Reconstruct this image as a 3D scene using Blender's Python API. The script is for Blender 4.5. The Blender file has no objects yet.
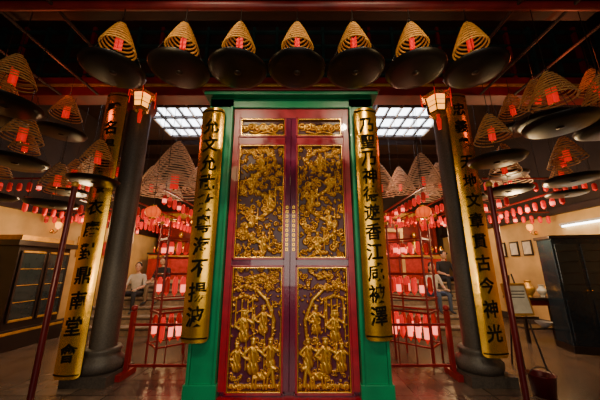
import bpy, bmesh, math, random
import numpy as np
from mathutils import Vector, Matrix
random.seed(7); np.random.seed(7)
pi=math.pi
S=bpy.context.scene

# ------------------------------------------------------------ materials
MATS={}
def new_mat(name):
    m=bpy.data.materials.new(name); m.use_nodes=True
    MATS[name]=m
    nt=m.node_tree; b=nt.nodes['Principled BSDF']
    return m,nt,b
def mat(name,col,rough=.5,metal=0.,emis=None,es=0.,var=.15,scale=8.,bump=.0,bscale=40.,coat=0.,spec=.5):
    m,nt,b=new_mat(name)
    tc=nt.nodes.new('ShaderNodeTexCoord')
    n=nt.nodes.new('ShaderNodeTexNoise'); n.inputs['Scale'].default_value=scale; n.inputs['Detail'].default_value=4
    nt.links.new(tc.outputs['Object'],n.inputs['Vector'])
    r=nt.nodes.new('ShaderNodeValToRGB')
    r.color_ramp.elements[0].position=.3; r.color_ramp.elements[1].position=.7
    r.color_ramp.elements[0].color=(*[c*(1-var) for c in col],1)
    r.color_ramp.elements[1].color=(*[min(1,c*(1+var)) for c in col],1)
    nt.links.new(n.outputs['Fac'],r.inputs['Fac']); nt.links.new(r.outputs['Color'],b.inputs['Base Color'])
    b.inputs['Roughness'].default_value=rough; b.inputs['Metallic'].default_value=metal
    b.inputs['Coat Weight'].default_value=coat; b.inputs['Specular IOR Level'].default_value=spec
    if emis:
        b.inputs['Emission Color'].default_value=(*emis,1); b.inputs['Emission Strength'].default_value=es
    if bump>0:
        n2=nt.nodes.new('ShaderNodeTexNoise'); n2.inputs['Scale'].default_value=bscale; n2.inputs['Detail'].default_value=3
        nt.links.new(tc.outputs['Object'],n2.inputs['Vector'])
        bp=nt.nodes.new('ShaderNodeBump'); bp.inputs['Strength'].default_value=bump; bp.inputs['Distance'].default_value=.01
        nt.links.new(n2.outputs['Fac'],bp.inputs['Height']); nt.links.new(bp.outputs['Normal'],b.inputs['Normal'])
    return m
mat('gold',(1.,.50,.045),.25,.88,var=.15,bump=.2,bscale=10)
mat('gold_dull',(.6,.33,.06),.45,.6,var=.3,bump=.4)
mat('ink',(.006,.005,.004),.8,spec=.1)
mat('door_red',(.15,.006,.045),.22,0,var=.3,scale=3,bump=.15,bscale=25,coat=.7)
mat('door_frame_red',(.36,.004,.022),.32,0,var=.25,coat=.4)
mat('green',(.0,.25,.10),.33,0,var=.2,scale=3,coat=.3,bump=.1)
mat('beam_red',(.15,.005,.007),.45,0,var=.4,scale=4)
mat('beam_dark',(.022,.006,.004),.6,0,var=.5,scale=3,bump=.2)
mat('dark_wood',(.016,.008,.006),.4,0,var=.4,scale=5,coat=.3)
mat('teal_dark',(.010,.035,.035),.5,0,var=.5,scale=5)
mat('granite',(.060,.047,.038),.5,0,var=.4,scale=60,bump=.3,bscale=80)
mat('rack_red',(.22,.006,.008),.35,.1,var=.2)
mat('pole_red',(.08,.004,.008),.3,.2,var=.2)
mat('tray_black',(.009,.007,.007),.35,.5,var=.5,scale=6)
mat('coil',(.62,.29,.05),.6,0,var=.3,scale=30,emis=(1,.36,.03),es=.07)  # faint emission put into the material so the coils look lit
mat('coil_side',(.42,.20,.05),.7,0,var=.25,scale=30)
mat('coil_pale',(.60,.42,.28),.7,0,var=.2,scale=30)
mat('tag_red',(.8,.006,.01),.6,0,emis=(1,.006,.006),es=.45)  # red paper with a glow put into the material; not a lamp
mat('wire',(.05,.04,.035),.4,.8)
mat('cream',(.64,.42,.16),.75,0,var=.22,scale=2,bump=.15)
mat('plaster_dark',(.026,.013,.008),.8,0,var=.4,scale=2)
mat('stone_step',(.26,.20,.14),.6,0,var=.3,scale=12,bump=.2)
mat('lamp_pink',(.9,.3,.25),.5,0,emis=(1,.16,.10),es=2.6)
mat('lamp_red',(.6,.01,.01),.5,0,emis=(1,.012,.010),es=.55)
mat('lamp_dim',(.4,.006,.006),.5,0,emis=(1,.02,.01),es=.10)
mat('lamp_yellow',(1,.38,.03),.5,0,emis=(1,.33,.02),es=3.)
mat('lamp_orange',(.9,.12,.01),.5,0,emis=(1,.10,.006),es=.9)
mat('tube_white',(1,1,1),.5,0,emis=(.95,1,.95),es=12)
mat('skylight_glass',(.8,.85,.9),.5,0,emis=(.82,.91,1),es=9)
mat('white_paint',(.6,.6,.6),.5)
mat('paper',(.7,.66,.55),.8)
mat('blue_black',(.010,.022,.035),.25,.1,coat=.4)
mat('glass_dark',(.03,.04,.045),.08,.2,coat=.6)
mat('skin',(.55,.32,.22),.6,0,var=.05)
mat('hair',(.012,.01,.01),.5)
mat('cloth_dark',(.02,.022,.03),.85)
mat('cloth_white',(.5,.48,.45),.85)
mat('cloth_blue',(.05,.08,.15),.85)
mat('cloth_khaki',(.2,.15,.1),.85)
mat('shoe',(.03,.03,.03),.5)
mat('altar_cloth',(.4,.02,.02),.7,0,var=.3)
def relief_mat(name,bg,p0,p1):
    m,nt,b=new_mat(name)
    at=nt.nodes.new('ShaderNodeAttribute'); at.attribute_name='relief'
    rp=nt.nodes.new('ShaderNodeValToRGB'); e=rp.color_ramp.elements
    e[0].position=p0; e[0].color=(*bg,1); e[1].position=p1; e[1].color=(.50,.20,.018,1)
    x=e.new(.85); x.color=(1,.58,.09,1)
    nt.links.new(at.outputs['Fac'],rp.inputs['Fac']); nt.links.new(rp.outputs['Color'],b.inputs['Base Color'])
    mr=nt.nodes.new('ShaderNodeMapRange'); mr.inputs['From Min'].default_value=p0; mr.inputs['From Max'].default_value=p1; mr.inputs['To Max'].default_value=.7
    nt.links.new(at.outputs['Fac'],mr.inputs['Value']); nt.links.new(mr.outputs[0],b.inputs['Metallic'])
    b.inputs['Roughness'].default_value=.34
relief_mat('relief_gold',(.05,.003,.008),.10,.22)
relief_mat('relief_gold_figures',(.09,.006,.03),.12,.24)
m,nt,b=new_mat('floor_tiles')
tc=nt.nodes.new('ShaderNodeTexCoord'); br=nt.nodes.new('ShaderNodeTexBrick')
br.inputs['Scale'].default_value=1.0; br.inputs['Brick Width'].default_value=.45; br.inputs['Row Height'].default_value=.45
br.offset=0.; br.inputs['Mortar Size'].default_value=.008
br.inputs['Color1'].default_value=(.12,.08,.06,1); br.inputs['Color2'].default_value=(.18,.12,.085,1); br.inputs['Mortar'].default_value=(.02,.014,.01,1)
nz=nt.nodes.new('ShaderNodeTexNoise'); nz.inputs['Scale'].default_value=6
mx=nt.nodes.new('ShaderNodeMixRGB'); mx.blend_type='MULTIPLY'; mx.inputs[0].default_value=.6
nt.links.new(tc.outputs['Object'],br.inputs['Vector']); nt.links.new(tc.outputs['Object'],nz.inputs['Vector'])
nt.links.new(br.outputs['Color'],mx.inputs[1]); nt.links.new(nz.outputs['Fac'],mx.inputs[2]); nt.links.new(mx.outputs[0],b.inputs['Base Color'])
b.inputs['Roughness'].default_value=.27

# ------------------------------------------------------------ mesh builder
def rotm(rx=0,ry=0,rz=0):
    return Matrix.Rotation(rz,4,'Z')@Matrix.Rotation(ry,4,'Y')@Matrix.Rotation(rx,4,'X')
class MB:
    def __init__(s): s.v=[];s.f=[];s.m=[];s.sm=[];s.slots=[]
    def slot(s,n):
        if n not in s.slots: s.slots.append(n)
        return s.slots.index(n)
    def add(s,vs,fs,mt,smooth=False,M=None):
        o=len(s.v)
        for p in vs:
            p=Vector(p)
            if M is not None: p=M@p
            s.v.append(tuple(p))
        k=s.slot(mt)
        for f in fs:
            s.f.append([i+o for i in f]); s.m.append(k); s.sm.append(smooth)
    def box(s,c,d,mt,M=None,R=None):
        hx,hy,hz=d[0]/2,d[1]/2,d[2]/2
        vs=[Vector((sx*hx,sy*hy,sz*hz)) for sx in(-1,1) for sy in(-1,1) for sz in(-1,1)]
        if R is not None: vs=[R@v for v in vs]
        vs=[v+Vector(c) for v in vs]
        s.add(vs,[(0,1,3,2),(4,6,7,5),(0,4,5,1),(2,3,7,6),(0,2,6,4),(1,5,7,3)],mt,False,M)
    def cyl(s,p0,p1,r0,r1,mt,n=10,M=None):
        p0=Vector(p0);p1=Vector(p1);d=(p1-p0).normalized()
        a=d.orthogonal().normalized();b_=d.cross(a)
        vs=[];
        for p,r in((p0,r0),(p1,r1)):
            for i in range(n):
                t=2*pi*i/n; vs.append(p+a*math.cos(t)*r+b_*math.sin(t)*r)
        fs=[(i,(i+1)%n,n+(i+1)%n,n+i) for i in range(n)]
        s.add(vs,fs,mt,True,M)
        s.add(vs[:n],[tuple(reversed(range(n)))],mt,False,M); s.add(vs[n:],[tuple(range(n))],mt,False,M)
    def tube(s,pts,r,mt,n=5,M=None):
        pts=[Vector(p) for p in pts]; N=len(pts); vs=[]
        rr=r if isinstance(r,(list,tuple)) else [r]*N
        up=Vector((0,0,1))
        for i,p in enumerate(pts):
            d=(pts[min(i+1,N-1)]-pts[max(i-1,0)]).normalized()
            u=up if abs(d.z)<.9 else Vector((1,0,0))
            a=d.cross(u).normalized(); b_=a.cross(d)
            for k in range(n):
                t=2*pi*k/n; vs.append(p+a*math.cos(t)*rr[i]+b_*math.sin(t)*rr[i])
        fs=[(i*n+k,i*n+(k+1)%n,(i+1)*n+(k+1)%n,(i+1)*n+k) for i in range(N-1) for k in range(n)]
        fs.append(tuple(reversed(range(n)))); fs.append(tuple(range((N-1)*n,N*n)))
        s.add(vs,fs,mt,True,M)
    def lathe(s,prof,c,mt,n=20,M=None,smooth=True):
        c=Vector(c); vs=[]
        for r,z in prof:
            for k in range(n):
                t=2*pi*k/n; vs.append(c+Vector((r*math.cos(t),r*math.sin(t),z)))
        fs=[(i*n+k,i*n+(k+1)%n,(i+1)*n+(k+1)%n,(i+1)*n+k) for i in range(len(prof)-1) for k in range(n)]
        s.add(vs,fs,mt,smooth,M)
    def ball(s,c,r,mt,n=12,M=None,R=None):
        if not isinstance(r,(tuple,list)): r=(r,r,r)
        h=n//2; vs=[]
        for i in range(h+1):
            ph=pi*i/h
            for k in range(n):
                t=2*pi*k/n
                v=Vector((r[0]*math.sin(ph)*math.cos(t),r[1]*math.sin(ph)*math.sin(t),r[2]*math.cos(ph)))
                if R is not None: v=R@v
                vs.append(v+Vector(c))
        fs=[(i*n+k,(i+1)*n+k,(i+1)*n+(k+1)%n,i*n+(k+1)%n) for i in range(h) for k in range(n)]
        s.add(vs,fs,mt,True,M)
    def mesh(s,name):
        me=bpy.data.meshes.new(name); me.from_pydata(s.v,[],s.f)
        for n in s.slots: me.materials.append(MATS[n])
        me.polygons.foreach_set('material_index',s.m); me.polygons.foreach_set('use_smooth',s.sm)
        me.update(); return me
    def build(s,name,loc=(0,0,0),parent=None,bevel=0,rz=0):
        o=bpy.data.objects.new(name,s.mesh(name)); S.collection.objects.link(o); o.location=loc
        o.rotation_euler=(0,0,rz)
        if parent: o.parent=parent
        if bevel:
            md=o.modifiers.new('bevel','BEVEL'); md.width=bevel; md.segments=2; md.limit_method='ANGLE'
        return o
def link(name,me,loc,parent=None,rz=0):
    o=bpy.data.objects.new(name,me); S.collection.objects.link(o); o.location=loc; o.rotation_euler=(0,0,rz)
    if parent: o.parent=parent
    return o
def empty(name,loc=(0,0,0)):
    o=bpy.data.objects.new(name,None); S.collection.objects.link(o); o.location=loc; o.empty_display_size=.1
    return o
def boxobj(name,c,d,mt,bevel=0,parent=None):
    b=MB(); b.box((0,0,0),d,mt); return b.build(name,c,parent,bevel)

# ------------------------------------------------------------ room shell
XC=-.12
boxobj('floor',(0,4.5,-.05),(12.4,14,.1),'floor_tiles')
boxobj('ceiling',(0,4.5,5.75),(12.4,14,.1),'beam_dark')
for sx,n in((-1,'left'),(1,'right')):
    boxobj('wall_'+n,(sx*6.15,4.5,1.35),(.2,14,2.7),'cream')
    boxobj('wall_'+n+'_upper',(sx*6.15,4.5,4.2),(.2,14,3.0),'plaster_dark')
    boxobj('trim_'+n,(sx*6.0,4.5,2.72),(.1,14,.14),'beam_dark',.01)
    boxobj('baseboard_'+n,(sx*6.02,4.5,.1),(.06,14,.2),'granite',.01)
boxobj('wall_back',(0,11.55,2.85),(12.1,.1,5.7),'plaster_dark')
b=MB()
for i in range(1,7):
    z1=.17*i; y0=6.4+.3*(i-1); y1=y0+.3 if i<6 else 11.48
    b.box((-.4,(y0+y1)/2,z1/2),(9.6,y1-y0,z1-.002),'stone_step')
    b.box((-.4,y0-.001,z1-.045),(9.6,.012,.03),'granite')
b.build('stone_staircase')

# beams
b=MB()
b.box((0,3.98,4.33),(12.0,.28,.34),'beam_red')
b.box((0,3.82,4.33),(12.0,.03,.05),'gold_dull')
b.build('carved_lintel_beam',bevel=.01)
b=MB()
b.box((0,4.05,5.1),(12.0,.06,1.2),'beam_dark')
for i in range(-14,15):
    b.box((i*.41,3.99,5.1),(.05,.06,1.1),'beam_red' if i%3==0 else 'teal_dark')
for z in(4.65,4.95,5.25,5.55): b.box((0,3.985,z),(11.9,.05,.04),'teal_dark')
b.build('trim_transom_lattice')
for k,y in enumerate((.8,1.8,2.8,5.0,6.0,8.6,9.8)):
    boxobj('trim_%d'%(k+1),(0,y,5.62),(12.0,.16,.2),'beam_red' if k==2 else 'beam_dark')
b=MB()
b.cyl((-3.4,2.3,4.16),(3.3,2.3,4.16),.045,.045,'beam_red',12)
b.box((0,2.46,4.26),(6.6,.12,.10),'beam_dark')
for x in(-3.2,-1.6,0,1.6,3.1):
    b.cyl((x,2.38,4.2),(x,2.38,5.7),.02,.02,'wire',8)
b.build('coil_hanging_beam')

# skylights
for k,(x0,x1) in enumerate(((-4.2,-2.4),(2.1,4.0))):
    b=MB()
    b.box(((x0+x1)/2,7.2,5.66),(x1-x0,1.7,.02),'skylight_glass')
    n=6
    for i in range(n+1):
        x=x0+(x1-x0)*i/n; b.box((x,7.2,5.62),(.05,1.76,.07),'beam_dark' if i%2 else 'white_paint')
    for y in(6.35,6.9,7.5,8.05): b.box(((x0+x1)/2,y,5.60),(x1-x0+.06,.06,.08),'beam_dark')
    b.build('window_%d'%(k+1))

# ------------------------------------------------------------ relief panels
def relief(W,H,kind,seed,res=.0055,depth=.038):
    rs=np.random.RandomState(seed)
    nx=int(W/res)+1; ny=int(H/res)+1
    X,Z=np.meshgrid(np.linspace(-W/2,W/2,nx),np.linspace(-H/2,H/2,ny))
    h=np.zeros_like(X)
    def curl(cx,cz,R,ph,sg,a=.8):
        nonlocal h
        dx=X-cx;dz=Z-cz;r=np.hypot(dx,dz);t=np.arctan2(dz,dx)*sg+ph
        w=np.clip(1-r/R,0,1)
        v=(0.5+.5*np.cos(2*pi*r/R*1.6-t))*np.clip(w*4,0,1)*a
        h=np.maximum(h,v)
    def ell(cx,cz,rx,rz,a=1.,ang=0.,st=0.):
        nonlocal h
        dx=X-cx;dz=Z-cz;c,s_=math.cos(ang),math.sin(ang)
        u=(dx*c+dz*s_)/rx; w=(-dx*s_+dz*c)/rz
        q=1-u*u-w*w
        v=np.sqrt(np.clip(q,0,1))*a
        if st>0: v=v*(.72+.28*np.cos(u*st+w*3))
        h=np.maximum(h,v)
    def stroke(pts,r,a=.9,sc=0.):
        nonlocal h
        d=np.full_like(X,9.); al=np.zeros_like(X)
        for i in range(len(pts)-1):
            x0,z0=pts[i];x1,z1=pts[i+1];L=(x1-x0)**2+(z1-z0)**2+1e-9
            t=np.clip(((X-x0)*(x1-x0)+(Z-z0)*(z1-z0))/L,0,1)
            dd=np.hypot(X-x0-t*(x1-x0),Z-z0-t*(z1-z0))
            mk=dd<d; d=np.where(mk,dd,d); al=np.where(mk,i+t,al)
        v=np.sqrt(np.clip(1-(d/r)**2,0,1))*a
        if sc: v=v*(.7+.3*np.cos(al*sc))
        h=np.maximum(h,v)
    def leaf(cx,cz,L,ang): ell(cx,cz,L,L*.38,.75,ang,0)
    def figure(cx,cz,s,sg):
        ell(cx,cz,.050*s,.105*s,.95,.1*rs.randn(),7)
        ell(cx,cz-.09*s,.062*s,.06*s,.9,0,10)
        ell(cx,cz+.055*s,.062*s,.035*s,.95,0,6)
        ell(cx,cz+.115*s,.026*s,.032*s,1.)
        ell(cx,cz+.145*s,.034*s,.016*s,.95)
        stroke([(cx-.04*s,cz+.06*s),(cx-.09*s,cz+.01*s),(cx-.05*s,cz-.02*s)],.015*s,.95)
        stroke([(cx+.04*s,cz+.06*s),(cx+.09*s,cz+.03*s),(cx+.10*s,cz+.1*s)],.014*s,.95)
        stroke([(cx+.10*s,cz-.12*s),(cx+.10*s,cz+.2*s)],.006,.8)
    sg=1 if seed%2 else -1
    if kind=='scroll':
        for i in range(150):
            curl(rs.uniform(-W/2,W/2),rs.uniform(-H/2,H/2),rs.uniform(.025,.05),rs.uniform(0,6.28),rs.choice([-1,1]),.6)
        for i in range(190):
            leaf(rs.uniform(-W/2,W/2),rs.uniform(-H/2,H/2),rs.uniform(.015,.032),rs.uniform(0,3.14))
        n=46
        pts=[(sg*W*.30*math.sin(4.2*pi*i/n+.4),H*.44-H*.88*i/n) for i in range(n+1)]
        stroke(pts,.024,.95,3.3)
        for cx,cz,s in((0,H*.34,.75),(-sg*W*.22,H*.16,.7),(sg*W*.2,0,.75),(-sg*W*.18,-H*.18,.72),(sg*W*.08,-H*.37,.8)):
            figure(cx,cz,s,sg)
        ell(0,H*.46,.09,.03,1.,0,14); ell(0,-H*.46,.09,.03,1.,0,14)
    elif kind=='figures':
        for i in range(130):
            curl(rs.uniform(-W/2,W/2),rs.choice([rs.uniform(-H/2,-H*.1),rs.uniform(H*.3,H/2)]),rs.uniform(.02,.04),rs.uniform(0,6.28),rs.choice([-1,1]),.5)
        for i in range(150):
            x=rs.uniform(-W/2,W/2); z=rs.uniform(-H*.08,H*.42); leaf(x,z,rs.uniform(.012,.026),rs.uniform(0,3.14))
        stroke([(sg*W*.38,-H*.46),(sg*W*.30,-H*.2),(sg*W*.36,H*.05),(sg*W*.2,H*.22),(0,H*.3)],.022,.9,2)
        zt=H*.22
        for q in(0,.11):
            stroke([(-sg*W*.48,zt+q),(-sg*W*.40,zt+q+.02),(-sg*W*.25,zt+q+.05),(-sg*W*.10,zt+q+.02),(-sg*W*.0,zt+q)],.020,.95,9)
        for px in(.42,.30,.18,.08): stroke([(-sg*W*px,zt),(-sg*W*px,zt-.3)],.009,.8)
        for cx,cz,s in((-sg*W*.24,H*.0,1.15),(sg*W*.14,H*.05,1.05),(-sg*W*.04,-H*.24,1.25),(sg*W*.30,-H*.22,1.05),(-sg*W*.36,-H*.25,1.)):
            figure(cx,cz,s,sg)
        ell(sg*W*.12,-H*.39,.10,.045,.95,.1,8); stroke([(sg*W*.26,-H*.38),(sg*W*.34,-H*.32),(sg*W*.40,-H*.33)],.022,.95)
        for q in(-.02,.04,.2,.26): stroke([(sg*W*q,-H*.4),(sg*W*(q-.02),-H*.48)],.012,.85)
        for i in range(9):
            ell(-W*.45+i*W*.113,-H*.465,.05,.025,.8,rs.uniform(-.5,.5),12)
        ell(-sg*W*.05,H*.42,.08,.025,.9,.3,12); ell(sg*W*.12,H*.43,.06,.02,.9,-.4,12)
    else:
        for i in range(7):
            curl(-W*.42+i*W*.14,rs.uniform(-.02,.02),.06,rs.uniform(0,6.28),1 if i%2 else -1,.9)
        stroke([(-W*.45,0),(-W*.2,.05),(0,-.04),(W*.2,.05),(W*.45,0)],.018,1,6)
        ell(0,0,.06,.05,1,0,12)
        stroke([(-W*.3,-.06),(-W*.1,-.09),(W*.1,-.06),(W*.3,-.09)],.012,.8)
    fine=.10*np.sin(X*420+3*np.sin(Z*90))*np.sin(Z*380+2*np.sin(X*110))
    h=np.clip(h+fine*(h>.15),0,1.1)
    e=np.minimum(np.minimum(X+W/2,W/2-X),np.minimum(Z+H/2,H/2-Z)); h*=np.clip(e/.012,0,1)
    return X,Z,h,nx,ny,depth
def relief_obj(name,c,W,H,kind,seed,parent):
    X,Z,h,nx,ny,dep=relief(W,H,kind,seed)
    co=np.stack([X.ravel(),-h.ravel()*dep,Z.ravel()],1)
    idx=np.arange(nx*ny).reshape(ny,nx)
    f=np.stack([idx[:-1,:-1].ravel(),idx[:-1,1:].ravel(),idx[1:,1:].ravel(),idx[1:,:-1].ravel()],1)
    me=bpy.data.meshes.new(name); me.from_pydata(co.tolist(),[],f.tolist())
    a=me.attributes.new('relief','FLOAT','POINT'); a.data.foreach_set('value',h.ravel().astype(np.float32))
    me.materials.append(MATS['relief_gold_figures' if kind=='figures' else 'relief_gold']); me.polygons.foreach_set('use_smooth',[True]*len(me.polygons))
    return link(name,me,c,parent)

# ------------------------------------------------------------ CJK glyphs
def glyph(ch,size):
    cu=bpy.data.curves.new('g','FONT'); cu.body=ch; cu.size=1; cu.offset=.022; cu.resolution_u=2
    ob=bpy.data.objects.new('g',cu); S.collection.objects.link(ob)
    dg=bpy.context.evaluated_depsgraph_get(); me=bpy.data.meshes.new_from_object(ob.evaluated_get(dg))
    bpy.data.objects.remove(ob); bm=bmesh.new(); bm.from_mesh(me); bpy.data.meshes.remove(me)
    if not bm.verts: return None
    xs=[v.co.x for v in bm.verts]; ys=[v.co.y for v in bm.verts]
    w=max(max(xs)-min(xs),max(ys)-min(ys)); sc=size/w
    cx=(max(xs)+min(xs))/2; cy=(max(ys)+min(ys))/2
    for v in bm.verts: v.co=Vector(((v.co.x-cx)*sc,(v.co.y-cy)*sc*1.08+(v.co.x-cx)*sc*.08,0))
    for k in range(-4,5):
        bmesh.ops.bisect_plane(bm,geom=bm.verts[:]+bm.edges[:]+bm.faces[:],plane_co=(k*size/9,0,0),plane_no=(1,0,0))
    bm.verts.index_update()
    vs=[tuple(v.co) for v in bm.verts]; fs=[[v.index for v in f.verts] for f in bm.faces]; bm.free()
    return vs,fs
def couplet(name,x,y,z0,z1,w,text,sag=.05,gs=.2,tilt=0):
    root=empty(name,(x,y,z0))
    H=z1-z0; R=(w*w/4+sag*sag)/(2*sag)
    def prof(u): return -(math.sqrt(max(0,R*R-u*u))-(R-sag))
    n=14; rc=.05
    zs=[0,.006,.016,.03,.05]+[H*i/12 for i in range(1,12)]+[H-.05,H-.03,H-.016,H-.006,H]
    def hw(z):
        e=min(z,H-z)
        return w/2-(rc-math.sqrt(max(0,rc*rc-(rc-e)**2)) if e<rc else 0)
    b=MB(); vs=[];fs=[]
    for z in zs:
        k=hw(z)
        for i in range(n+1):
            u=-k+2*k*i/n; vs.append((u,prof(u)-.012,z))
    for j in range(len(zs)-1):
        for i in range(n): fs.append((j*(n+1)+i,j*(n+1)+i+1,(j+1)*(n+1)+i+1,(j+1)*(n+1)+i))
    b.add(vs,fs,'gold',True)
    back=[(v[0],.0,v[2]) for v in vs]
    b.add(back,[tuple(reversed(f)) for f in fs],'ink')
    for side in(0,n):
        a=[vs[j*(n+1)+side] for j in range(len(zs))]; c=[back[j*(n+1)+side] for j in range(len(zs))]
        L=len(zs); b.add(a+c,[(j,j+1,L+j+1,L+j) for j in range(L-1)],'ink')
    for j in(0,len(zs)-1):
        a=vs[j*(n+1):(j+1)*(n+1)]; c=back[j*(n+1):(j+1)*(n+1)]
        b.add(a+c,[(i,i+1,n+2+i,n+1+i) for i in range(n)],'ink')
    for zz in(.045,H-.045):
        b.tube([(-w/2*.94+w*.94*i/10,prof(-w/2*.94+w*.94*i/10)-.016,zz) for i in range(11)],.008,'ink',6)
    b.build('board',(0,0,0),root)
    g=MB(); L=len(text); pitch=(H-.28)/L
    for i,ch in enumerate(text):
        r=glyph(ch,gs)
        if not r: continue
        zc=H-.14-pitch*(i+.5)
        g.add([(v[0],prof(v[0])-.018,zc+v[1]) for v in r[0]],r[1],'ink')
    g.build('calligraphy',(0,0,0),root)
    root.rotation_euler=(tilt,0,0)
    return root

# ------------------------------------------------------------ door
DY=3.3
door=empty('carved_temple_door',(XC,DY,0))
b=MB()
b.box((0,.10,1.83),(1.56,.05,3.5),'door_red')
b.box((0,.06,3.50),(1.60,.10,.14),'door_frame_red')
b.box((0,.02,.05),(1.60,.18,.10),'door_frame_red')
for s in(-1,1):
    cx=s*.3825
    b.box((s*.735,.05,1.83),(.07,.09,3.36),'door_frame_red')
    b.box((s*.042,.05,1.83),(.078,.07,3.36),'door_red')
    for z,hh in((3.105,.10),(1.505,.08),(.115,.03)):
        b.box((cx,.055,z),(.66,.07,hh),'door_frame_red' if z>3 else 'door_red')
    for z0,z1 in((.14,1.45),(1.56,3.03),(3.17,3.42)):
        W=.585;H=z1-z0;zc=(z0+z1)/2
        for q in(-1,1):
            b.box((cx+q*(W/2+.012),.03,zc),(.022,.05,H+.045),'door_frame_red')
            b.box((cx,.03,zc+q*(H/2+.012)),(W+.045,.05,.022),'door_frame_red')
            b.box((cx+q*(W/2-.006),.028,zc),(.010,.04,H),'gold')
            b.box((cx,.028,zc+q*(H/2-.006)),(W,.04,.010),'gold')
    for i in range(10):
        z=1.66+i*.058
        b.box((s*.042,.012,z),(.036,.008,.042),'gold'); b.box((s*.042,.006,z),(.014,.006,.022),'door_red')
b.build('leaves',(0,0,0),door,bevel=.004)
for s,n in((-1,'l'),(1,'r')):
    cx=s*.3825
    relief_obj('upper_carving_'+n,(cx,.055,2.295),.57,1.46,'scroll',11 if s<0 else 12,door)
    relief_obj('lower_carving_'+n,(cx,.055,.795),.57,1.30,'figures',21 if s<0 else 24,door)
    relief_obj('top_carving_'+n,(cx,.05,3.295),.57,.24,'small',31 if s<0 else 32,door)
b=MB()
for s in(-1,1):
    b.box((s*.945,.11,1.86),(.33,.26,3.72),'green')
    b.box((s*.80,-.03,1.80),(.035,.05,3.55),'green')
    b.box((s*.945,.10,.12),(.36,.32,.24),'green')
    b.box((s*1.085,-.03,1.80),(.035,.05,3.55),'green')
b.box((0,.11,3.64),(2.22,.26,.14),'green')
b.box((0,.06,3.735),(2.34,.36,.05),'green')
b.box((0,.05,3.78),(2.40,.38,.04),'beam_red')
b.build('green_frame',(0,0,0),door,bevel=.008)

couplet('gilded_couplet_board',XC-1.03,DY-.07,.66,3.5,.30,'允文允武敷粵海不揚波')
couplet('gilded_couplet_board',XC+.985,DY-.07,.68,3.5,.30,'乃聖乃神德遊香江咸被澤',gs=.19)
# ------------------------------------------------------------ pillars + outer boards
for s,x in((-1,-2.70),(1,2.42)):
    b=MB()
    b.box((0,0,.06),(.58,.58,.12),'granite')
    b.lathe([(.0,.12),(.27,.12),(.29,.18),(.29,.24),(.23,.29),(.21,.33),(.24,.37),(.22,.40),(.0,.40)],(0,0,0),'granite',24)
    b.lathe([(.165,.40),(.165,4.16)],(0,0,0),'granite',24)
    b.lathe([(.165,3.95),(.24,4.05),(.24,4.16)],(0,0,0),'beam_red',24)
    b.build('granite_pillar',(x,4.08,0))
couplet('gilded_couplet_board',-2.86,3.74,.13,4.1,.33,'聲名揚更發衣磨對鼎南堂會',gs=.21)
couplet('gilded_couplet_board',2.45,3.76,.36,4.1,.33,'忠義參天地文章貫古今神光',gs=.2)

# ------------------------------------------------------------ incense coils
def coil_mesh(name,R,H,turns,rt,cm,tray=True,R2=.285,gap=.26,wire=.3,tag=1.):
    b=MB(); pts=[]; N=int(turns*22)
    for i in range(N+1):
        t=i/N; r=R*(1-t)**.8*(1)+.02; z=H*t
        a=2*pi*turns*t; pts.append((r*math.cos(a),r*math.sin(a),z))
    b.tube(pts,rt,cm,5)
    for k in range(3):
        a=k*2*pi/3
        b.tube([((R*(1-t)**.8+.02)*math.cos(a),(R*(1-t)**.8+.02)*math.sin(a),H*t) for t in(0,.2,.4,.6,.8,1)],.002 if R<.3 else .004,'wire',4)
    b.cyl((0,0,H*.6),(0,0,H+wire),.004,.004,'wire',5)
    s=tag*R/.17
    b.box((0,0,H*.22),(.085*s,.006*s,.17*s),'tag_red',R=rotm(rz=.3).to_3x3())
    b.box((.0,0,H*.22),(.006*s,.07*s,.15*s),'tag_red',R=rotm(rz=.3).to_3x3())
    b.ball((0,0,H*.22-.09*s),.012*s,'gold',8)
    if tray:
        b.lathe([(0.001,-gap-.012),(R2*.80,-gap-.012),(R2*.97,-gap+.004),(R2,-gap+.022),(R2*1.01,-gap+.026),(R2*.985,-gap+.028),(R2*.94,-gap+.012),(R2*.78,-gap),(0.001,-gap)],(0,0,0),'tray_black',36)
        b.lathe([(0.001,-gap-.022),(.03,-gap-.020),(.034,-gap-.012)],(0,0,0),'wire',12)
        for k in range(3):
            a=k*2*pi/3+.5
            b.cyl((R2*.95*math.cos(a),R2*.95*math.sin(a),-gap+.02),(0,0,H+.08),.0025,.0025,'wire',4)
    return b.mesh(name)
c_small=coil_mesh('coil_small',.145,.33,8.5,.0085,'coil')
for i,x in enumerate((-1.86,-1.20,-.62,-.03,.55,1.15,1.745)):
    link('hanging_incense_coil',c_small,(x,2.3,3.60),None,i*1.3)
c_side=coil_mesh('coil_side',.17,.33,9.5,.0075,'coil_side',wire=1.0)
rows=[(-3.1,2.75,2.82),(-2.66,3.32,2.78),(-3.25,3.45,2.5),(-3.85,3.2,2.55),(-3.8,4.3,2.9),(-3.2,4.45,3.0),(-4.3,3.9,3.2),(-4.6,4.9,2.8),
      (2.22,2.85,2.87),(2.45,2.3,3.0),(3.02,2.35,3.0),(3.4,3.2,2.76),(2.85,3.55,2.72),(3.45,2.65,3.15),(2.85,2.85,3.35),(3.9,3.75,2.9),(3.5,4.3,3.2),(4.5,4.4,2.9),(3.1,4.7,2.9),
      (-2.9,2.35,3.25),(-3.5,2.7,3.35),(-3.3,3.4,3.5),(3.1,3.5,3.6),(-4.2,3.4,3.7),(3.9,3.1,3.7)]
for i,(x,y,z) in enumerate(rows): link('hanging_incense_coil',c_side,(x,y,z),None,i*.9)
c_big=coil_mesh('coil_big',.56,1.05,20,.012,'coil_pale',tray=False,wire=1.9,tag=.5)
c_mid=coil_mesh('coil_mid',.36,.72,16,.010,'coil_pale',tray=False,wire=2.2,tag=.5)
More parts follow.
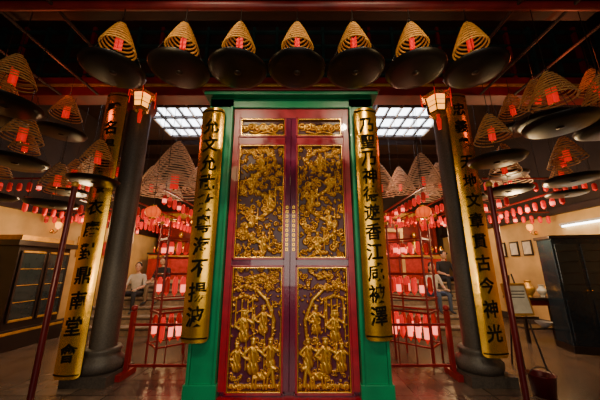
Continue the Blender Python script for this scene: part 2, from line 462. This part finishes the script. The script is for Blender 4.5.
link('large_incense_coil',c_big,(-2.36,4.85,2.78))
for k,(x,y,z) in enumerate(((-1.75,5.55,2.95),(2.3,4.8,2.85),(1.75,5.6,2.95),(3.2,5.9,3.1),(-3.5,6.1,3.1),(-4.6,5.6,3.15),(4.4,5.4,3.1),
        (-2.6,6.6,3.3),(2.6,6.7,3.3),(-1.6,7.4,3.5),(1.6,7.4,3.5),(-3.8,7.6,3.4),(3.8,7.8,3.4),(-5.3,6.8,3.2),(5.2,6.8,3.2))):
    link('large_incense_coil',c_mid,(x,y,z),None,k)
b=MB()
for sx,xs in((-1,(-2.62,-3.25,-3.85)),(1,(2.3,2.9,3.45))):
    for x in xs:
        b.cyl((x,2.1,4.15),(x,3.8,4.15),.02,.02,'beam_dark',8)
b.build('side_coil_rails')
for x in(-2.74,2.30):
    b=MB()
    b.cyl((0,0,.03),(0,0,2.40),.030,.030,'pole_red',14)
    b.lathe([(0,0),(.17,0),(.17,.03),(.06,.07),(.035,.12)],(0,0,0),'pole_red',18)
    b.ball((0,0,2.43),.042,'gold_dull',10)
    b.build('coil_support_pole',(x,3.15,0))

# ------------------------------------------------------------ lanterns
def palace_lantern(loc,sc=1.):
    b=MB()
    b.lathe([(0,-.17),(.08,-.17),(.11,-.14),(.11,-.12)],(0,0,0),'gold',6,smooth=False)
    b.lathe([(.095,-.12),(.125,.08)],(0,0,0),'lamp_yellow',6,smooth=False)
    for k in range(6):
        a=k*pi/3; c,s_=math.cos(a),math.sin(a)
        b.cyl((.10*c,.10*s_,-.12),(.13*c,.13*s_,.09),.008,.008,'dark_wood',6)
        b.tube([(.13*c,.13*s_,.09),(.17*c,.17*s_,.11),(.19*c,.19*s_,.15)],.007,'gold',5)
        b.cyl((.19*c,.19*s_,.15),(.19*c,.19*s_,-.02),.004,.006,'tag_red',5)
    for z in(-.05,.01): b.lathe([(.112,z),(.118,z+.01)],(0,0,0),'dark_wood',6,smooth=False)
    b.lathe([(.135,.08),(.18,.105),(.10,.15),(.04,.20),(0,.21)],(0,0,0),'gold',6,smooth=False)
    b.lathe([(.015,-.17),(.03,-.22),(.02,-.34),(0,-.34)],(0,0,0),'tag_red',8)
    b.cyl((0,0,.2),(0,0,.45),.006,.006,'wire',5)
    o=b.build('palace_lantern',loc); o.scale=(sc,sc,sc); return o
palace_lantern((-2.40,3.62,3.90),1.05); palace_lantern((2.07,3.62,3.84),1.2)
for x,y,z in((-4.6,8.3,2.85),(3.9,8.3,2.85),(-2.5,4.5,2.36),(2.1,4.5,2.36)):
    b=MB(); r=.19 if y>5 else .13
    b.ball((0,0,0),(r,r,r*.8),'lamp_orange',16)
    for k in range(10):
        a=k*pi/5
        b.tube([(r*1.01*math.sin(p)*math.cos(a),r*1.01*math.sin(p)*math.sin(a),r*.81*math.cos(p)) for p in [pi*j/8 for j in range(1,8)]],.003,'dark_wood',4)
    for q in(-1,1): b.cyl((0,0,q*r*.68),(0,0,q*r*.9),r*.42,r*.42,'gold',12)
    b.cyl((0,0,r*.8),(0,0,5.69-z),.006,.006,'wire',5); b.lathe([(.02,-r*.9),(.03,-.3),(0,-.3)],(0,0,0),'tag_red',8)
    b.build('round_lantern',(x,y,z))

# ------------------------------------------------------------ lamp racks
def small_lamp(b,x,y,z,h=.36,r=.05,bright=True):
    k=random.random()
    b.lathe([(0,h/2),(r*.6,h/2),(r,h*.36),(r*1.05,h*.1)],(x,y,z),'lamp_red' if k>.4 else 'lamp_dim',8)
    b.lathe([(r*1.05,h*.1),(r,-h*.3)],(x,y,z),'lamp_pink' if bright else ('lamp_red' if k>.5 else 'lamp_dim'),8)
    b.lathe([(r,-h*.3),(r*.5,-h*.4),(0,-h*.5)],(x,y,z),'lamp_red',8)
def rack(name,cx,cy,w,rz,levels,post_h):
    b=MB(); x0,x1=-w/2,w/2; y=-.22
    for x in(x0,0,x1):
        for dy in(0,.45):
            b.cyl((x,y+dy,0),(x,y+dy,post_h),.018,.018,'rack_red',8)
            b.ball((x,y+dy,post_h+.03),.035,'gold_dull',8)
    for z,h in levels:
        zt=z+h/2+.05
        for dy in(0,.45):
            b.box((0,y+dy,zt),(w+.06,.025,.03),'rack_red')
            b.box((0,y+dy,z-h/2-.04),(w+.06,.025,.022),'rack_red')
        for x in(x0,x1):
            b.box((x,y+.22,zt),(.025,.45,.03),'rack_red'); b.box((x,y+.22,z-h/2-.04),(.025,.45,.022),'rack_red')
        n=int(w/.125)
        for i in range(n):
            x=x0+(i+.5)*w/n
            for dy in(0.03,.42):
                small_lamp(b,x,y+dy,z,h*random.uniform(.88,1.05),.040,random.random()>(.25 if z<.8 else .5))
                b.cyl((x,y+dy,z+h/2-.02),(x,y+dy,zt),.004,.004,'wire',4)
    b.build(name,(cx,cy,0),rz=rz)
LV=[(.50,.40),(1.14,.30),(1.76,.22)]
rack('red_lamp_rack',-1.90,5.05,1.15,.75,LV,2.2)
rack('red_lamp_rack',1.72,5.05,1.15,-.75,LV,2.2)
def lrow(p,length,along):
    b=MB(); n=int(length/.19)
    for i in range(n+1):
        q=i*.19
        x,y=(q,0) if along=='x' else (0,q)
        small_lamp(b,x,y,0,random.uniform(.15,.2),.036,random.random()>.88)
        b.cyl((x,y,.07),(x,y,.18),.003,.003,'wire',4)
    L=n*.19
    if along=='x':
        b.box((L/2,0,.18),(L+.1,.025,.025),'rack_red'); ends=((0,0),(L,0))
    else:
        b.box((0,L/2,.18),(.025,L+.1,.025),'rack_red'); ends=((0,0),(0,L))
    for x,y in ends: b.cyl((x,y,.18),(x,y,5.68-p[2]),.006,.006,'wire',5)
    b.build('red_lantern_row',p)
for x in(-1.5,-2.3,-3.0,-3.9,-4.9,1.25,2.1,2.8,3.7,4.7):
    lrow((x,4.45 if abs(x)<2.9 else 4.7,2.52+.1*math.sin(x*7)),3.6,'y')
for x0,y,z,L in((-5.8,6.1,2.5,4.3),(-5.8,8.4,2.75,4.3),(1.5,6.1,2.5,4.3),(1.5,8.4,2.75,4.3),(-5.8,5.0,2.95,2.2),(3.6,5.0,2.95,2.2)):
    lrow((x0,y,z),L,'x')

for x0,x1 in((-2.38,-1.36),(1.14,2.10)):
    b=MB(); y=4.15
    for x in(x0,x1):
        b.box((x,y,.42),(.06,.06,.84),'rack_red'); b.ball((x,y,.88),.045,'rack_red',10); b.box((x,y,.04),(.08,.36,.08),'rack_red')
    for z in(.14,.66): b.box(((x0+x1)/2,y,z),(x1-x0,.03,.035),'rack_red')
    n=4
    for i in range(1,n): b.cyl((x0+(x1-x0)*i/n,y,.14),(x0+(x1-x0)*i/n,y,.66),.009,.009,'rack_red',6)
    b.build('red_railing',bevel=.004)

# ------------------------------------------------------------ cabinets etc.
vase=[(0,0),(.06,0),(.05,.03),(.10,.10),(.11,.16),(.06,.23),(.05,.27),(.07,.30)]
b=MB()
b.box((0,0,.18),(.75,1.3,.36),'dark_wood'); b.box((0,0,1.1),(.6,1.15,1.5),'dark_wood')
b.box((0,0,1.9),(.8,1.4,.10),'dark_wood'); b.box((0,0,2.0),(.66,1.2,.10),'gold_dull')
for q in(-1,1):
    b.box((.31,q*.28,1.12),(.02,.46,1.2),'glass_dark')
    for e_ in(-1,1): b.box((.325,q*.28+e_*.24,1.12),(.03,.04,1.28),'dark_wood'); b.box((.325,q*.28,1.12+e_*.62),(.03,.5,.04),'gold_dull')
    for k in range(1,4): b.box((.325,q*.28,.52+k*.3),(.012,.44,.014),'gold_dull')
b.box((.36,0,.3),(.04,1.3,.05),'gold_dull')
b.build('wooden_shrine_cabinet',(-5.55,5.7,0),bevel=.006)
b=MB()
b.box((0,0,.06),(.85,.5,.12),'dark_wood'); b.box((0,0,1.05),(.82,.46,1.86),'blue_black'); b.box((0,0,2.01),(.88,.52,.06),'dark_wood')
for q in(-1,1):
    b.box((q*.2,-.235,1.45),(.34,.02,.85),'glass_dark'); b.box((q*.2,-.235,.55),(.34,.02,.7),'blue_black'); b.ball((q*.035,-.26,1.05),.015,'gold',8)
    for i in range(4): b.box((q*.2,-.248,1.15+i*.2),(.30,.01,.012),'wire')
b.build('dark_cabinet',(5.22,5.3,0),bevel=.006,rz=-.25)
b=MB()
b.box((0,0,.82),(1.0,.5,.05),'dark_wood'); b.box((0,-.2,.74),(.94,.03,.1),'beam_red')
for a in(-1,1):
    for c in(-1,1): b.box((a*.45,c*.2,.40),(.05,.05,.80),'dark_wood')
b.box((0,0,.25),(.9,.4,.03),'dark_wood')
for x,k in((-.35,.9),(-.1,1.1),(.18,.8),(.38,1.)):
    b.lathe([(r*k,z*k) for r,z in vase],(x,0,.845),'gold_dull' if k!=.8 else 'white_paint',14)
b.lathe([(0,0),(.05,0),(.14,.08),(.15,.1)],(0,-.1,.27),'white_paint',14)
b.build('offering_table',(5.0,6.08,0),bevel=.003)
b=MB()
R=rotm(rx=-.2).to_3x3()
b.box((0,0,.98),(.36,.03,.46),'gold_dull',R=R); b.box((0,-.02,.98),(.29,.02,.39),'paper',R=R)
for i in range(6): b.box((0,-.042+.009*i-.003,1.1-.045*i),(.2,.004,.012),'ink',R=R)
b.cyl((-.16,-.12,0),(-.04,.08,1.35),.013,.011,'dark_wood',8); b.cyl((.16,-.12,0),(.04,.08,1.35),.013,.011,'dark_wood',8)
b.cyl((0,.34,0),(0,.08,1.33),.013,.011,'dark_wood',8); b.box((0,-.05,.73),(.42,.07,.03),'dark_wood')
b.build('notice_easel',(3.3,4.35,0))
b=MB(); b.lathe([(0,0),(.11,0),(.14,.22),(.15,.23),(.13,.22),(.10,.03),(0,.03)],(0,0,0),'pole_red',20)
b.tube([(-.14*math.cos(k*pi/8),0,.2+.1*math.sin(k*pi/8)) for k in range(9)],.005,'wire',5)
b.build('red_bucket',(2.85,3.6,0))
def wall_lamp(x,y,z):
    s=-1 if x>0 else 1; b=MB()
    b.lathe([(0,0),(.05,0),(.05,.02),(0,.03)],(0,0,0),'gold',12,rotm(ry=s*pi/2))
    b.tube([(0,0,0),(s*.08,0,-.05),(s*.14,0,0),(s*.14,0,.06)],.01,'gold',6)
    b.lathe([(.02,.06),(.06,.1),(.07,.18),(.05,.22),(.0,.22)],(s*.14,0,0),'lamp_yellow',12)
    b.build('wall_lamp',(x,y,z))
wall_lamp(-6.04,6.55,2.3); wall_lamp(6.04,6.9,2.3)
for i,(y,z,w,h) in enumerate(((7.25,1.95,.3,.4),(7.7,1.95,.3,.4),(8.2,1.95,.35,.42),(6.5,1.75,.25,.3))):
    b=MB(); b.box((0,0,0),(.03,w,h),'dark_wood'); b.box((-.012,0,0),(.02,w*.8,h*.8),'paper'); b.build('framed_certificate',(6.03,y,z))
for i,(y,z,w,h) in enumerate(((7.6,2.0,.4,.55),(8.5,2.0,.4,.5))):
    b=MB(); b.box((0,0,0),(.03,w,h),'gold_dull'); b.box((.012,0,0),(.02,w*.8,h*.8),'altar_cloth'); b.build('framed_certificate',(-6.03,y,z))
b=MB(); b.box((0,0,.04),(.08,1.25,.05),'white_paint'); b.cyl((0,-.58,0),(0,.58,0),.02,.02,'tube_white',8)
for q in(-1,1): b.box((0,q*.6,.005),(.05,.03,.05),'white_paint')
b.build('fluorescent_light',(6.005,5.55,2.36))

# ------------------------------------------------------------ rear hall: altars
def altar(x,w):
    b=MB(); z0=1.02
    b.box((0,0,z0+.45),(w,.8,.9),'altar_cloth'); b.box((0,-.41,z0+.8),(w,.02,.12),'gold_dull'); b.box((0,0,z0+.93),(w+.1,.9,.06),'dark_wood')
    for i in range(int(w/.18)): 
        xx=-w/2+.1+i*.18
        if i%2: b.lathe([(r*.8,z*.8) for r,z in vase],(xx,-.25,z0+.96),'gold',10)
        else:
            b.cyl((xx,-.25,z0+.96),(xx,-.25,z0+1.12),.018,.018,'tag_red',8); b.ball((xx,-.25,z0+1.15),(.016,.016,.035),'lamp_yellow',8)
    for s in(-1,1): b.box((s*w/2,.3,z0+1.7),(.12,.12,1.5),'beam_red')
    b.box((0,.3,z0+2.45),(w+.3,.2,.22),'gold_dull'); b.box((0,.42,z0+1.7),(w,.04,1.5),'beam_red')
    for i in range(5): b.ball((-w/2+.2+i*(w-.4)/4,.18,z0+2.2),.06,'lamp_yellow' if i%2 else 'lamp_orange',8)
    b.lathe([(.0,.0),(.26,0),(.24,.2),(.17,.4),(.13,.55),(.06,.62)],(0,.1,z0+.96),'gold',14); b.ball((0,.1,z0+1.67),(.09,.09,.11),'gold',12)
    b.build('altar_shrine',(x,10.6,0))
altar(-4.7,1.8); altar(-2.1,2.2); altar(1.9,2.2); altar(4.5,1.8)
for x in(-3.4,3.2):
    b=MB()
    b.box((-.3,0,1.85),(.1,.12,1.66),'cream'); b.box((.3,0,1.85),(.1,.12,1.66),'cream'); b.box((0,0,2.7),(.72,.14,.12),'cream'); b.box((0,.03,1.85),(.52,.04,1.64),'altar_cloth')
    b.build('door_1' if x<0 else 'door_2',(x,9.4,0))

# ------------------------------------------------------------ people
def person(name,loc,rz,shirt,pants,hair_long=False,lean=0.,headturn=0.):
    J={'pel':(0,.0,.12,.145),'sp':(0,-.02,.30,.125),'ch':(0,-.05,.46,.145),'nk':(0,-.04,.59,.055),'hd':(0,-.06,.67,.05),
       'shl':(-.17,-.04,.54,.062),'ell':(-.23,-.12,.29,.043),'wrl':(-.13,-.34,.235,.027),
       'shr':(.17,-.04,.54,.062),'elr':(.23,-.12,.29,.043),'wrr':(.13,-.34,.235,.027),
       'hpl':(-.10,-.03,.10,.095),'knl':(-.14,-.46,.13,.062),'anl':(-.14,-.46,-.27,.038),'tol':(-.15,-.60,-.305,.03),
       'hpr':(.10,-.03,.10,.095),'knr':(.14,-.46,.13,.062),'anr':(.14,-.46,-.27,.038),'tor':(.15,-.60,-.305,.03)}
    E=[('pel','sp'),('sp','ch'),('ch','nk'),('nk','hd'),('ch','shl'),('shl','ell'),('ell','wrl'),('ch','shr'),('shr','elr'),('elr','wrr'),
       ('pel','hpl'),('hpl','knl'),('knl','anl'),('anl','tol'),('pel','hpr'),('hpr','knr'),('knr','anr'),('anr','tor')]
    ks=list(J); me=bpy.data.meshes.new('p'); me.from_pydata([J[k][:3] for k in ks],[(ks.index(a),ks.index(c)) for a,c in E],[])
    o=bpy.data.objects.new('p',me); S.collection.objects.link(o)
    o.modifiers.new('s','SKIN'); sd=o.modifiers.new('d','SUBSURF'); sd.levels=2; sd.render_levels=2
    for i,k in enumerate(ks):
        sv=me.skin_vertices[0].data[i]; sv.radius=(J[k][3],J[k][3]*.85); sv.use_root=(k=='pel')
    dg=bpy.context.evaluated_depsgraph_get(); em=bpy.data.meshes.new_from_object(o.evaluated_get(dg)); bpy.data.objects.remove(o)
    b=MB(); vs=[tuple(v.co) for v in em.vertices]; fs=[list(p.vertices) for p in em.polygons]
    groups={}
    def cls(c):
        if c.z>.60: return 'skin'
        if c.y<-.52 or c.z<-.25: return 'shoe'
        best=None;bd=9
        for a,e_ in E:
            A=Vector(J[a][:3]);B=Vector(J[e_][:3]);t=max(0,min(1,(c-A).dot(B-A)/(B-A).length_squared)); d=(c-A-(B-A)*t).length
            if d<bd: bd=d;best=(a,e_,t)
        if best[0] in('ell','elr'): return 'skin'
        if best[0] in('hpl','hpr','knl','knr','anl','anr'): return pants
        if best[0]=='pel' and best[1]!='sp': return pants
        return shirt
    for p,f in zip(em.polygons,fs): groups.setdefault(cls(p.center),[]).append(f)
    for g,ff in groups.items():
        used=sorted({i for f in ff for i in f}); mp={u:i for i,u in enumerate(used)}
        b.add([vs[u] for u in used],[[mp[i] for i in f] for f in ff],g,True)
    T=Matrix.Translation((0,-.08,.77))@rotm(rz=headturn)
    b.ball((0,0,0),(.075,.092,.115),'skin',16,T); b.ball((0,-.03,-.06),(.05,.055,.055),'skin',12,T)
    b.lathe([(.018,-.03),(.008,.02),(0,.025)],(0,0,0),'skin',8,T@Matrix.Translation((0,-.095,-.012)))
    for s in(-1,1):
        b.ball((s*.03,-.083,.008),(.011,.008,.006),'hair',8,T); b.ball((s*.03,-.083,.026),(.018,.008,.004),'hair',8,T)
        b.ball((s*.076,.0,-.01),(.012,.02,.03),'skin',8,T)
    b.ball((0,-.088,-.05),(.022,.008,.006),'altar_cloth',8,T)
    b.ball((0,.022,.032),(.086,.092,.105),'hair',16,T)
    if hair_long: b.ball((0,.06,-.09),(.085,.05,.16),'hair',12,T)
    for s in(-1,1):
        w=Vector((s*.13,-.34,.235)); b.ball(tuple(w+Vector((0,-.04,-.01))),(.036,.05,.018),'skin',10)
        for k,(dx,L) in enumerate(((-.027,.06),(-.009,.072),(.009,.068),(.026,.052))):
            p=w+Vector((dx,-.08,-.01)); b.tube([p,p+Vector((dx*.15,-L*.5,-.002)),p+Vector((dx*.2,-L*.85,-.02)),p+Vector((dx*.2,-L,-.035))],[.0095,.009,.008,.006],'skin',6)
        p=w+Vector((-s*.03,-.03,-.01)); b.tube([p,p+Vector((-s*.025,-.025,-.008)),p+Vector((-s*.03,-.05,-.018))],[.011,.01,.007],'skin',6)
    return b.build(name,loc,None,0,rz)
person('seated_person',(4.12,8.0,1.03),.0,'cloth_dark','cloth_dark',False,headturn=.3)
person('seated_person',(3.45,7.4,.69),.15,'cloth_white','cloth_blue',True,headturn=-.3)
person('seated_person',(-4.25,7.4,.69),.1,'cloth_white','cloth_dark',False,headturn=.2)
person('seated_person',(-3.75,7.7,.86),-.1,'cloth_dark','cloth_khaki',True,headturn=-.2)

# ------------------------------------------------------------ lights
def area(name,loc,rot,size,power,col,sy=None):
    l=bpy.data.lights.new(name,'AREA'); l.size=size; l.energy=power; l.color=col
    if sy: l.shape='RECTANGLE'; l.size_y=sy
    o=bpy.data.objects.new(name,l); S.collection.objects.link(o); o.location=loc; o.rotation_euler=rot; return o
def point(name,loc,power,col,r=.15):
    l=bpy.data.lights.new(name,'POINT'); l.energy=power; l.color=col; l.shadow_soft_size=r
    o=bpy.data.objects.new(name,l); S.collection.objects.link(o); o.location=loc; return o
area('entrance_daylight',(0,-1.8,2.0),(math.radians(86),0,0),3.0,75,(1,.88,.72),2.2)
def spot(name,loc,tgt,power,col,ang=60,r=.15):
    l=bpy.data.lights.new(name,'SPOT'); l.energy=power; l.color=col; l.spot_size=math.radians(ang); l.spot_blend=.6; l.shadow_soft_size=r
    o=bpy.data.objects.new(name,l); S.collection.objects.link(o); o.location=loc
    o.rotation_euler=(Vector(tgt)-Vector(loc)).to_track_quat('-Z','Y').to_euler(); return o
spot('door_fill_left',(-1.3,.4,4.9),(-.5,3.3,1.3),250,(1,.80,.5),70,.08)  # unseen spotlights added near the ceiling to brighten the door
spot('door_fill_right',(1.1,.4,4.9),(.3,3.3,1.3),250,(1,.80,.5),70,.08)
spot('board_fill_left',(-2.2,.9,1.2),(-2.9,3.8,1.5),70,(1,.72,.35),50)  # added low spotlights, unseen; they leave the board tops dim
spot('board_fill_right',(2.0,.9,1.2),(2.5,3.8,1.5),70,(1,.72,.35),50)
for x in(-4.4,4.4):
    point('side_fill',(x,5.3,2.2),70 if x<0 else 110,(1,.66,.30)); point('rear_fill',(x*.95,9.0,2.9),130,(1,.60,.26))  # added fill lights without fixtures, brightening side walls and rear hall
for x in(-2.9,2.7): point('stair_fill',(x,6.0,2.1),45,(1,.62,.32),.08)  # unseen warm fill added so the steps read
for x in(-1.9,1.75): point('hall_fill',(x,6.2,3.6),40,(1,.42,.25))  # added warm fill for the hall, no visible source
point('red_tint_fill_left',(-3.4,3.2,4.0),9,(1,.16,.06)); point('red_tint_fill_right',(3.4,3.0,4.0),9,(1,.16,.06))  # unseen red lights added to tint the surroundings
point('coil_light_left',(-1.2,1.7,3.2),8,(1,.7,.3)); point('coil_light_right',(1.2,1.7,3.2),8,(1,.7,.3))  # bare point lights in front of and below the coil row

w=bpy.data.worlds.new('World'); S.world=w; w.use_nodes=True
w.node_tree.nodes['Background'].inputs[0].default_value=(.25,.18,.15,1); w.node_tree.nodes['Background'].inputs[1].default_value=.08
cam=bpy.data.cameras.new('Camera'); co=bpy.data.objects.new('Camera',cam); S.collection.objects.link(co)
cam.lens=16.2; cam.sensor_width=36; cam.clip_start=.05
co.location=(0,0,1.45); co.rotation_euler=(math.radians(90+14),0,0); S.camera=co
